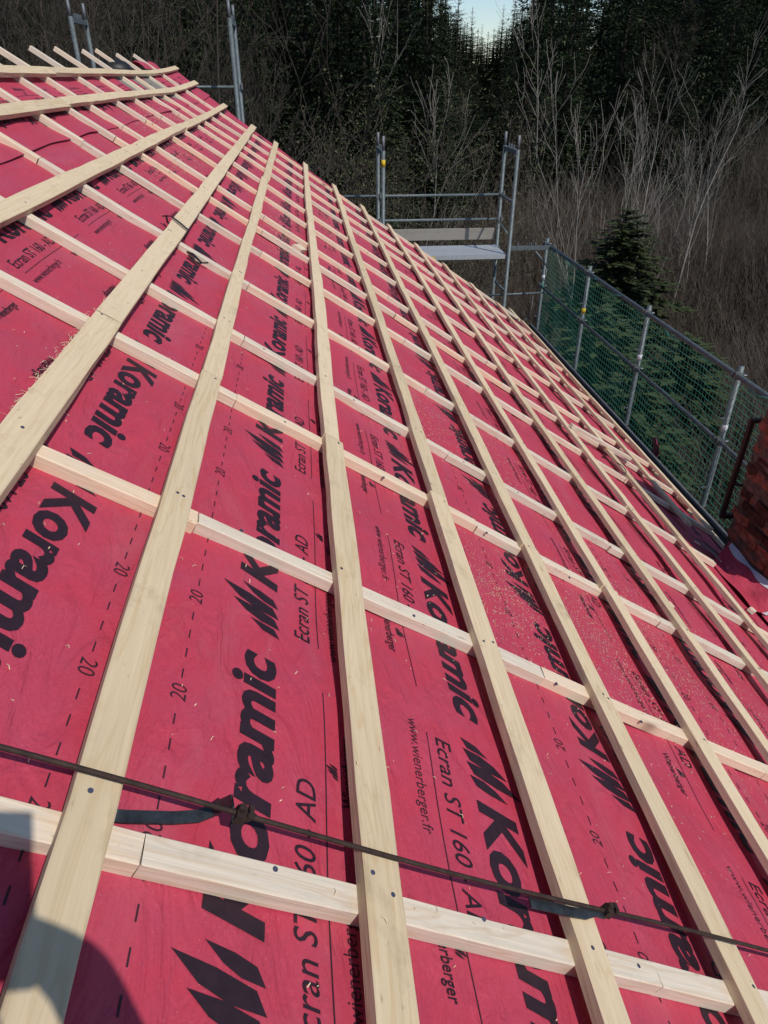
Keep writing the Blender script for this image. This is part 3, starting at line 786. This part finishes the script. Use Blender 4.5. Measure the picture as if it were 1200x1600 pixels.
# sawdust and shavings
def strew(nm, patches, label, big):
    V_, F_ = [], []; nb = 0
    for (u0, v0, su, sv, cnt, lm) in patches:
        for _ in range(cnt):
            u = npr.normal(u0, su); v = npr.normal(v0, sv)
            if not (UE0 < u < uend(v)-.1 and RIDGE_V < v < EAVE_V-.05): continue
            k = next(i for i in range(6) if v <= EDGE[i])
            n0 = float(memn(k, np.array(u), np.array(v)))+.0012
            onb = False
            for ci_, cu in enumerate(CU):
                a_, b__ = SKEW.get(ci_, (cu-.008, .016))
                if abs(u-a_-b__*v) < .024: n0 = -TB+float(hs(u, v))+.0012; onb = True
            for (bv, bw, _j) in BV:
                if abs(v-bv) < bw/2+.002: n0 = float(hs(u, v))+.0012; onb = True
            L = npr.uniform(.3, 1)**2*lm; wd = npr.uniform(.10, .4)*L if not big else npr.uniform(.0006, .0016); a = npr.uniform(0, 6.28); c_, s_ = math.cos(a)*L/2, math.sin(a)*L/2
            px, py = -math.sin(a)*wd/2, math.cos(a)*wd/2; h = npr.uniform(.0004, .0012)*(4 if big else 1); cv = npr.uniform(-.25, .25)*L if big else 0
            q = [(u-c_-px, v-s_-py, n0), (u-c_+px, v-s_+py, n0), (u+px-py*0+cv*py/wd*0-s_/L*cv*2, v+py+c_/L*cv*2, n0+h), (u-px-s_/L*cv*2, v-py+c_/L*cv*2, n0+h), (u+c_-px, v+s_-py, n0), (u+c_+px, v+s_+py, n0)]
            V_ += [tuple(P(*z)) for z in q]; F_ += [(nb, nb+1, nb+2, nb+3), (nb+3, nb+2, nb+5, nb+4)]; nb += 6
    o = wobj(nm, np.array(V_), np.array(F_), SHAV); tag(o, label, nm.split('_')[-1], kind='stuff')
strew('wood_sawdust', [(1.47, 1.07, .13, .08, 1500, .006), (1.55, 1.42, .18, .12, 1600, .0065), (1.35, 1.55, .16, .10, 900, .006), (1.55, 1.83, .20, .10, 1500, .0065), (1.95, 1.75, .2, .1, 900, .007), (1.45, 2.2, .25, .12, 800, .007),
      (2.6, 1.05, .2, .08, 700, .008), (2.7, 1.4, .2, .1, 700, .008), (4.25, .33, .22, .07, 900, .010), (4.5, -.35, .4, .08, 1500, .010), (5.6, -.62, .5, .08, 1500, .012), (5.2, .3, .3, .06, 600, .011), (5.8, .72, .4, .06, 700, .012), (1.2, 2.0, .5, .6, 2200, .0055), (2.5, 2.5, .8, .6, 1500, .007)],
      'pale sawdust strewn over the red membrane', False)
strew('wood_shavings', [(.8, .5, .5, .45, 120, .011), (1.6, 1.0, .7, .7, 130, .012), (1.5, -.2, .5, .12, 40, .012), (1.5, -.168, .26, .006, 110, .024), (3, .6, 1, .7, 60, .014)], 'thin curled wood shavings scattered between the battens', True)

# black rounded cowl and membrane flap just behind the ridge
q = at(180, 106, Y=7.0)
mb = MB(); 
for i in range(5): pass
bm = bmesh.new(); bmesh.ops.create_uvsphere(bm, u_segments=16, v_segments=9, radius=.11)
for v in bm.verts: v.co.z = v.co.z*.75 if v.co.z > 0 else v.co.z*.3; v.co.x *= 1.25
me = bpy.data.meshes.new('hood'); bm.to_mesh(me); bm.free(); me.materials.append(BLK)
vent = thing('roof_vent', 'small dark rounded vent hood just behind the ridge among batten ends', 'vent', q-Vector((0, 0, .35)))
o = link('hood', me, vent, (0, 0, .33)); o.data.polygons.foreach_set('use_smooth', np.ones(len(me.polygons), dtype=bool))
MB().tube([q-Vector((0, 0, .55)), q-Vector((0, 0, .02))], .07, 12).build('pipe', BLK, vent, True)
def flap(t_, s_): 
    b0 = P(7.9+.85*t_, RIDGE_V-.02, NM); return b0+Vector((-.16*s_, 0, .06*math.sin(s_*2.6)+.012*math.sin(t_*8)*s_))
p_, f_ = sheet_grid(flap, 14, 6); wobj('ridge_flap', p_, f_[:, ::-1], MEMB, house, True)

# ------------------------------------------------------------------ vegetation
def tube_np(V_, F_, pts, rs, k):
    """append a k-sided tapering tube"""
    pts = np.asarray(pts, float); n = len(pts)
    t_ = np.gradient(pts, axis=0); t_ /= (np.linalg.norm(t_, axis=1)[:, None]+1e-9)
    ref = np.array([.31, .87, .38]); a = np.cross(t_, ref); a /= (np.linalg.norm(a, axis=1)[:, None]+1e-9); b_ = np.cross(t_, a)
    base = sum(len(x) for x in V_) if len(V_) < 50 else V_.count_
    ang = np.arange(k)*2*math.pi/k
    ring = pts[:, None, :]+np.asarray(rs)[:, None, None]*(a[:, None, :]*np.cos(ang)[None, :, None]+b_[:, None, :]*np.sin(ang)[None, :, None])
    V_.append(ring.reshape(-1, 3)); V_.count_ += n*k
    i = np.arange(n-1)[:, None]*k; j = np.arange(k)[None, :]; j2 = (j+1) % k
    q = np.stack([i+j, i+j2, i+k+j2, i+k+j], -1).reshape(-1, 4)+base
    F_.append(q)
class VL(list):
    count_ = 0
def conifer(seed, H, rad, levels, sprays, mat, lowest=.04, spr=1.0):
    r = np.random.default_rng(seed)
    V_, F_ = VL(), []
    tz = np.linspace(0, H, 12); wob = np.cumsum(r.normal(0, .02, (12, 2)), axis=0)
    tp = np.column_stack([wob[:, 0], wob[:, 1], tz]); tube_np(V_, F_, tp, np.maximum(.012*H*(1-tz/H)**.8, .01), 7)
    trunk = meshdata('trunk', np.concatenate(V_), np.concatenate(F_), BARKD, True)
    cv, cf = [], []; nb = 0
    for li in range(levels):
        f = (li+r.uniform(-.7, .7))/levels; z = H*(lowest+(1-lowest)*f**1.0)
        if z > H*.995: continue
        h = (z/H-lowest)/(1-lowest)
        L0 = rad*(1-h)**.85*(.55+.45*min(1, h*6+.35))+.12
        nb_ = 5+int(r.integers(0, 3)) if h < .9 else 4
        a0 = r.uniform(0, 6.28)
        for bi in range(nb_):
            a = a0+bi*6.283/nb_+r.normal(0, .22); L = L0*(r.uniform(.45, 1.15) if r.random() < .8 else r.uniform(.9, 1.3))
            dr = np.array([math.cos(a), math.sin(a), 0.]); side = np.array([-dr[1], dr[0], 0])
            droop = .42*(1-h)**.7+.02; lift = .10+.5*h
            ns = max(3, int(sprays*(L/rad)**.7)+1)
            for sj in range(ns):
                t_ = (sj+.6)/ns; rr = L*t_
                c = np.array([0, 0, z])+dr*rr+np.array([0, 0, (lift*t_-droop*t_*t_*1.9+.35*droop*max(0, t_-.75))*L])
                c = c+r.normal(0, .025*L+.02, 3)
                sl = (.16*L+.10)*r.uniform(.7, 1.3)*(1.15-.55*t_)*spr
                for sg in (-1, 1):
                    tip = c+side*sg*sl*r.uniform(.7, 1.1)+dr*sl*r.uniform(.1, .9)+np.array([0, 0, -sl*r.uniform(-.15, 1.05)])
                    b0 = c-dr*sl*.35; wv_ = np.array([0, 0, -sl*.30*r.uniform(.5, 1.4)])+dr*sl*.2
                    cv += [b0, c+dr*sl*.25, tip, c+wv_]; cf += [(nb, nb+1, nb+2), (nb, nb+2, nb+3)]; nb += 4
            tipc = np.array([0, 0, z])+dr*L+np.array([0, 0, (lift-droop*1.9+.09*droop)*L])
            s2 = .09*L+.06
            cv += [tipc-dr*s2*2+side*s2, tipc-dr*s2*2-side*s2, tipc+dr*s2]; cf += [(nb, nb+1, nb+2)]; nb += 3
    cv += [np.array([.04, 0, H*.97]), np.array([-.04, .03, H*.97]), np.array([tp[-1, 0], tp[-1, 1], H*1.015])]; cf.append((nb, nb+1, nb+2))
    crown = meshdata('crown', np.array(cv), np.array(cf), mat)
    return trunk, crown
CON = [conifer(i, 20., 2.9+.35*i, 54, 15, NEEDLE, .04, .62) for i in range(4)]
NEARC = [conifer(20+i, 9., 2.3, 74, 34, NEEDLEG, .04, .62) for i in range(2)]
def put_tree(name, meshes, x, y, sc, label, cat, group, rot=None, sink=.3, z=None, sxy=1.0):
    o = thing(name, label, cat, (x, y, (float(terr(x, y)) if z is None else z)-sink), group)
    o.scale = (sc*sxy, sc*sxy, sc); o.rotation_euler = (0, 0, rng.uniform(0, 6.28) if rot is None else rot)
    for nm, me in zip(('trunk', 'crown'), meshes):
        c = bpy.data.objects.new(nm, me); COL.objects.link(c); c.parent = o
    return o
# dense spruce wood
pts = []
tries = 0
while len(pts) < 300 and tries < 30000:
    tries += 1
    y = 40+75*rng.random()**1.2; ra = rng.uniform(-.50, .86); x = ra*y
    if ra > .55 and y < 40+26*(ra-.55)/.3: continue
    md = 2.3+.022*y
    if any((x-a)**2+(y-b_)**2 < md*md for a, b_, *_ in pts): continue
    if .185 < ra < .285 and y > 40:
        e = rng.uniform(.2, 1.2) if .205 < ra < .26 else 2.0
        top = CAM.z+math.hypot(x, y)*math.tan(R_(e))
    else:
        top = CAM.z+math.hypot(x, y)*math.tan(R_(rng.uniform(5.5, 13)))
    h = top-float(terr(x, y))
    pts.append((x, y, h, ra))
for (x, y, h, ra) in pts:
    if h < 5: continue
    put_tree('spruce_tree', CON[rng.randrange(4)], x, y, h/20., 'dark spruce standing in the dense wood behind the scaffold', 'tree', 'spruces of the dark wood', sxy=1.0 if h > 14 else 1.25)
for (px, py, d, sx, lab) in [(739, 6, 88, 1.0, 'slender spruce top left of the sky gap, taller of its pair'), (754, 32, 96, .95, 'slender spruce top low beside the sky gap'), (788, 2, 92, 1.0, 'spruce tip rising against the sky gap beside a broad green spruce'),
                        (808, -22, 78, 1.0, 'broad sunlit green spruce beside the sky gap'), (720, -40, 74, 1.0, 'tall dark spruce bordering the sky gap'), (832, -5, 96, 1.1, 'thin spruce top showing sky through its tip')]:
    a = at(px, py, Y=d)
    h = a.z-float(terr(a.x, a.y)); put_tree('spruce_tree', CON[rng.randrange(4)], a.x, a.y, h/20., lab, 'tree', None, sxy=sx)
for i in range(40):                                   # far spruces closing the foot of the gap
    y = rng.uniform(98, 128); ra = .175+.115*(i+rng.random())/40; x = ra*y
    e = 2.1+rng.uniform(-.4, .35)+abs(ra-.232)*34
    h = CAM.z+math.hypot(x, y)*math.tan(R_(e))-float(terr(x, y))
    put_tree('spruce_tree', CON[rng.randrange(4)], x, y, h/20., 'far dark spruce at the foot of the sky gap', 'tree', 'far spruces below the sky gap', sxy=2.0)
for i in range(20):                                   # front row of big spruces beside the gable scaffold
    ra = -.05+.25*(i+rng.random())/20; y = rng.uniform(34, 43); x = ra*y
    e = rng.uniform(6, 12) if ra < .165 else rng.uniform(3.2, 4.2) if ra < .185 else 0.3
    h = CAM.z+math.hypot(x, y)*math.tan(R_(e))-float(terr(x, y))
    put_tree('spruce_tree', CON[rng.randrange(4)], x, y, h/20., 'big dark green spruce in front of the wood beyond the gable scaffold', 'tree', 'front spruces beyond the gable', sxy=1.1)
# greener spruces close behind the net
for (px, py, d, s_, lab) in [(988, 306, 22, 1.35, 'single bushy green spruce rising above the safety net'), (950, 455, 15.5, 1.4, 'green spruce hidden lower behind the net near the corner post'), (1085, 500, 14.0, 1.4, 'green spruce filling the net behind the long guard rail'), (1010, 545, 11.5, 1.1, 'lowest green spruce close below the scaffold boards')]:
    a = at(px, py, Y=d); h = a.z-float(terr(a.x, a.y)); put_tree('spruce_tree', NEARC[rng.randrange(2)], a.x, a.y, h/9., lab, 'tree', None, sxy=s_*9/h*1.0 if h > 0 else 1)
# bare deciduous trees
def bare(seed, H, r0, depth, mat, spread=.5, nbr=7, budmat=None):
    r = np.random.default_rng(seed); V_, F_ = VL(), []; tv, tf = VL(), []
    tips = []
    def grow(p, d, L, rad, lev, VV, FF):
        n = max(3, int(4+4*(lev == 0))); q = [p.copy()]; dd = d.copy()
        for i in range(n):
            dd = dd+r.normal(0, .07+.05*lev, 3)+np.array([0, 0, .05+.03*lev]); dd /= np.linalg.norm(dd); q.append(q[-1]+dd*L/n)
        q = np.array(q); rs = rad*(1-np.linspace(0, 1, n+1)*.86)
        tube_np(VV, FF, q, np.maximum(rs, .006), 6 if lev == 0 else 3)
        if lev >= depth: tips.append(q[-1]); return
        k = nbr+int(r.integers(-1, 3)) if lev == 0 else int(r.integers(3, 6))
        for j in range(k):
            t_ = r.uniform(.28 if lev == 0 else .2, 1.0); i = min(n-1, int(t_*n)); f = t_*n-i; pp = q[i]*(1-f)+q[i+1]*f
            a = r.uniform(0, 6.28); dv = q[i+1]-q[i]; dv /= np.linalg.norm(dv)
            o_ = np.array([math.cos(a), math.sin(a), r.uniform(-.1, .5)]); nd_ = dv*(1-spread)+o_*spread; nd_ /= np.linalg.norm(nd_)
            grow(pp, nd_, L*r.uniform(.28, .52)*(1.15-.5*t_ if lev == 0 else 1), max(rad*(1-.8*t_)*.5, .007), lev+1, tv, tf)
    grow(np.array([0., 0, 0]), np.array([r.normal(0, .05), r.normal(0, .05), 1.]), H, r0, 0, V_, F_)
    trunk = meshdata('trunk', np.concatenate(V_), np.concatenate(F_), mat, True)
    crown = meshdata('crown', np.concatenate(tv), np.concatenate(tf), mat)
    if budmat is not None:
        tp = np.array(tips); cnt = 9; pp = np.repeat(tp, cnt, 0)+r.normal(0, .2, (len(tp)*cnt, 3)); s_ = .017
        a = pp+r.normal(0, s_, pp.shape); b_ = pp+r.normal(0, s_, pp.shape); c_ = pp+r.normal(0, s_, pp.shape)
        nv = len(crown.vertices)
        V2 = np.concatenate([np.concatenate(tv), np.stack([a, b_, c_], 1).reshape(-1, 3)])
        F2 = [tuple(f) for f in np.concatenate(tf)]+[(nv+3*i, nv+3*i+1, nv+3*i+2) for i in range(len(pp))]
        crown = meshdata('crown', [tuple(v) for v in V2], F2, mat); crown.materials.append(budmat)
        mi = np.zeros(len(crown.polygons), dtype=np.int32); mi[-len(pp):] = 1; crown.polygons.foreach_set('material_index', mi)
    return trunk, crown
BARE = [bare(40+i, 12., .085, 3, BARKG, .5, 12) for i in range(4)]
BIRCH = [bare(60+i, 9., .055, 2, BARKP, .36, 11) for i in range(3)]
WILL = [bare(80+i, 6., .05, 3, BARKG, .5, 9, BUD) for i in range(3)]
gl = 'grey bare tree standing in the wood beyond the far end of the roof'
cnt = 0
for i in range(52):
    ra = rng.uniform(-.44, -.03); y = rng.uniform(17, 38); x = ra*y
    top = CAM.z+math.hypot(x, y)*math.tan(R_(rng.uniform(2.0, 8) if ra < -.12 else rng.uniform(-3.5, 2))); h = top-float(terr(x, y))
    put_tree('bare_tree', BARE[rng.randrange(4)], x, y, h/12., gl, 'tree', 'grey bare trees behind the ridge')
for i in range(14):
    ra = rng.uniform(.28, .80); y = rng.uniform(34, 46); x = ra*y
    top = CAM.z+math.hypot(x, y)*math.tan(R_(rng.uniform(-4, 1.5) if not .12 < ra < .31 else rng.uniform(-5, -2))); h = top-float(terr(x, y))
    put_tree('bare_tree', BARE[rng.randrange(4)], x, y, h/12., 'thin grey bare tree at the edge of the dark spruce wood', 'tree', 'bare trees at the wood edge')
for (px, py, d, lab) in [(618, 190, 24, 'bare grey tree with spreading limbs just behind the gable end'), (868, 45, 40, 'tall pale bare tree against the darkest spruces'),
                     (1052, 235, 27, 'white stemmed birch on the brushy slope behind the small spruce'), (1125, 130, 26, 'tall forked white birch on the brushy slope'), (1160, 180, 27.5, 'slanting white birch beside the forked birch'), (1005, 225, 30, 'slim pale birch rising behind the bushy green spruce'), (905, 150, 31, 'pale slim birch in the brush beyond the guard rail corner'), (540, 60, 34, 'pale dead stem standing before the dark spruces')]:
    a = at(px, py, Y=d); h = a.z-float(terr(a.x, a.y))
    put_tree('birch_tree' if 'birch' in lab else 'bare_tree', BIRCH[rng.randrange(3)], a.x, a.y, h/9., lab, 'tree', None)
for i in range(9):
    ra = rng.uniform(.30, .78); y = rng.uniform(21, 34); x = ra*y; top = CAM.z+math.hypot(x, y)*math.tan(R_(rng.uniform(-7, -1))); h = top-float(terr(x, y))
    put_tree('birch_tree', BIRCH[rng.randrange(3)], x, y, h/9., 'young pale birch among the brown brush of the slope', 'tree', 'young birches in the brush')
for i in range(16):
    ra = rng.uniform(-.02, .26); y = rng.uniform(19, 30); x = ra*y; top = CAM.z+math.hypot(x, y)*math.tan(R_(rng.uniform(-8, -2.5))); h = top-float(terr(x, y))
    put_tree('willow_shrub', WILL[rng.randrange(3)], x, y, h/6., 'budding grey green willow shrub growing below the scaffold deck', 'shrub', 'budding willow shrubs')
# brush: thousands of thin stems, nobody could count them
def brush():
    r = np.random.default_rng(99); N = 20000
    y = r.uniform(11, 47, N); ra = r.uniform(-.22, .92, N); x = ra*y
    keep = (np.hypot(x, y) > 13); x, y = x[keep], y[keep]; N = len(x)
    h = r.uniform(1.6, 4.6, N)*(0.75+.5*np.sin(x*.31+1)*np.sin(y*.27+2)); h = np.clip(h, 1.0, 5.2)
    z = terr(x, y)-.1; lean = r.normal(0, .16, (N, 2)); ph = r.uniform(0, 6.28, N)
    V_, F_ = [], []; nb = 0
    def seg(p0, p1, r0, r1):
        nonlocal nb
        n = len(p0)
        ang = np.array([0, 2.094, 4.189])
        off = np.stack([np.cos(ang), np.sin(ang), 0*ang], -1)
        a = p0[:, None, :]+off[None]*r0[:, None, None]; b_ = p1[:, None, :]+off[None]*r1[:, None, None]
        vv = np.concatenate([a, b_], 1).reshape(-1, 3); i = np.arange(n)*6+nb
        for q in range(3):
            q2 = (q+1) % 3; F_.append(np.stack([i+q, i+q2, i+3+q2, i+3+q], -1))
        V_.append(vv); nb += len(vv)
    p0 = np.stack([x, y, z], -1); p1 = p0+np.stack([lean[:, 0]*h*.5, lean[:, 1]*h*.5, h*.55], -1)
    p2 = p1+np.stack([lean[:, 0]*h*.6+r.normal(0, .08, N), lean[:, 1]*h*.6+r.normal(0, .08, N), h*.45], -1)
    tk = r.uniform(.5, 1.7, N); seg(p0, p1, (.007+.0035*h)*tk, (.005+.002*h)*tk); seg(p1, p2, (.005+.002*h)*tk, .0025*tk)
    for k in range(7):
        t_ = r.uniform(.15, 1, N); base = p1*(1-t_[:, None])+p2*t_[:, None] if k > 2 else p0*(1-t_[:, None])+p1*t_[:, None]
        a = r.uniform(0, 6.28, N); l = r.uniform(.25, .9, N)*(h/4+.3)
        tip = base+np.stack([np.cos(a)*l*.55, np.sin(a)*l*.55, l*.75], -1)
        seg(base, tip, .0055*tk, .0022*tk)
    o = link('brush_thicket', meshdata('brush_thicket', np.concatenate(V_), np.concatenate(F_), TWIG))
    tag(o, 'brown leafless brush of thin stems covering the slope behind the scaffold', 'brush', kind='stuff')
brush()

# ------------------------------------------------------------------ the photographer (seated behind the lens; the shadow falls into view)
def person():
    J = {'pel': (.34, -.50, -.06), 'sp1': (.34, -.50, .12), 'sp2': (.35, -.46, .30), 'neck': (.36, -.42, .44), 'hd0': (.37, -.38, .52), 'hd1': (.37, -.37, .62), 'hd2': (.37, -.38, .68),
         'shl': (.19, -.43, .37), 'ell': (.13, -.30, .27), 'wrl': (.30, -.13, .50), 'hal': (.345, -.10, .535),
         'shr': (.53, -.43, .37), 'elr': (.50, -.17, .23), 'wrr': (.445, -.06, .49), 'har': (.43, -.045, .545),
         'hpl': (.28, -.47, -.08), 'knl': (.62, -.22-.28, .02), 'anl': (.80, -.46, -.40), 'fol': (.93, -.46, -.52),
         'hpr': (.42, -.56, -.10), 'knr': (.72, -.72, -.02), 'anr': (.90, -.70, -.46), 'for': (1.03, -.70, -.58)}
    RD = {'pel': .14, 'sp1': .135, 'sp2': .145, 'neck': .06, 'hd0': .075, 'hd1': .095, 'hd2': .07, 'shl': .075, 'ell': .048, 'wrl': .030, 'hal': .034, 'shr': .075, 'elr': .048, 'wrr': .030, 'har': .034,
          'hpl': .10, 'knl': .065, 'anl': .045, 'fol': .040, 'hpr': .10, 'knr': .065, 'anr': .045, 'for': .040}
    E_ = [('pel', 'sp1'), ('sp1', 'sp2'), ('sp2', 'neck'), ('neck', 'hd0'), ('hd0', 'hd1'), ('hd1', 'hd2'), ('sp2', 'shl'), ('shl', 'ell'), ('ell', 'wrl'), ('wrl', 'hal'), ('sp2', 'shr'), ('shr', 'elr'), ('elr', 'wrr'), ('wrr', 'har'),
          ('pel', 'hpl'), ('hpl', 'knl'), ('knl', 'anl'), ('anl', 'fol'), ('pel', 'hpr'), ('hpr', 'knr'), ('knr', 'anr'), ('anr', 'for')]
    # fingers wrapped round the phone
    for s_, hnd, dx in (('l', 'hal', 1), ('r', 'har', -1)):
        h = Vector(J[hnd])
        for i in range(4):
            a, b_ = f'f{s_}{i}a', f'f{s_}{i}b'
            J[a] = h+Vector((dx*.030, -.006, .022-.016*i)); J[b_] = h+Vector((dx*.055, -.014, .026-.017*i)); RD[a] = .0095; RD[b_] = .008; E_ += [(hnd, a), (a, b_)]
        J['t'+s_] = h+Vector((dx*.02, -.045, .012)); J['u'+s_] = h+Vector((dx*.045, -.05, .022)); RD['t'+s_] = .011; RD['u'+s_] = .009; E_ += [(hnd, 't'+s_), ('t'+s_, 'u'+s_)]
    names = list(J); idx = {n_: i for i, n_ in enumerate(names)}; base = Vector((.34, -.5, -.2))
    me = bpy.data.meshes.new('body'); me.from_pydata([tuple(Vector(J[n_])-base) for n_ in names], [(idx[a], idx[b_]) for a, b_ in E_], [])
    p_ = thing('person', 'person in a dark jacket sitting on the battens holding up a phone', 'person', base)
    o = link('body', me, p_)
    o.modifiers.new('sk', 'SKIN')
    for n_, sv in zip(names, me.skin_vertices[0].data): sv.radius = (RD[n_], RD[n_]); sv.use_root = n_ == 'pel'
    ss = o.modifiers.new('ss', 'SUBSURF'); ss.levels = 2; ss.render_levels = 2
    dg = bpy.context.evaluated_depsgraph_get(); m2 = bpy.data.meshes.new_from_object(o.evaluated_get(dg))
    o.modifiers.clear(); o.data = m2; m2.materials.clear()
    for q in (CLOTH, TROU, SKINM, HAIRM): m2.materials.append(q)
    hd = Vector(J['hd1'])-base; hands = [Vector(J['hal'])-base, Vector(J['har'])-base]; feet = [Vector(J['fol'])-base, Vector(J['for'])-base]
    for f in m2.polygons:
        c = f.center; f.use_smooth = True; i = 0
        if c.z > hd.z-.13: i = 3 if (c.z > hd.z+.045 or c.y < hd.y-.035) else 2
        if min((c-h).length for h in hands) < .075: i = 2
        if c.x > .05 and c.z < .30 and (c.z < .08 or c.x > .22) and i == 0 and c.z < .28: i = 1
        f.material_index = i
    mb = MB(); mb.box(CAM+Vector((0, -.03, -.0))-Vector(RZ)*.012, .075, .008, .155, Matrix((Vector(RX), Vector(RZ), -Vector(RY))).transposed())
    ph = mb.build('phone', BLK); tag(ph, 'black phone held out in both hands behind the lens', 'phone')
person()
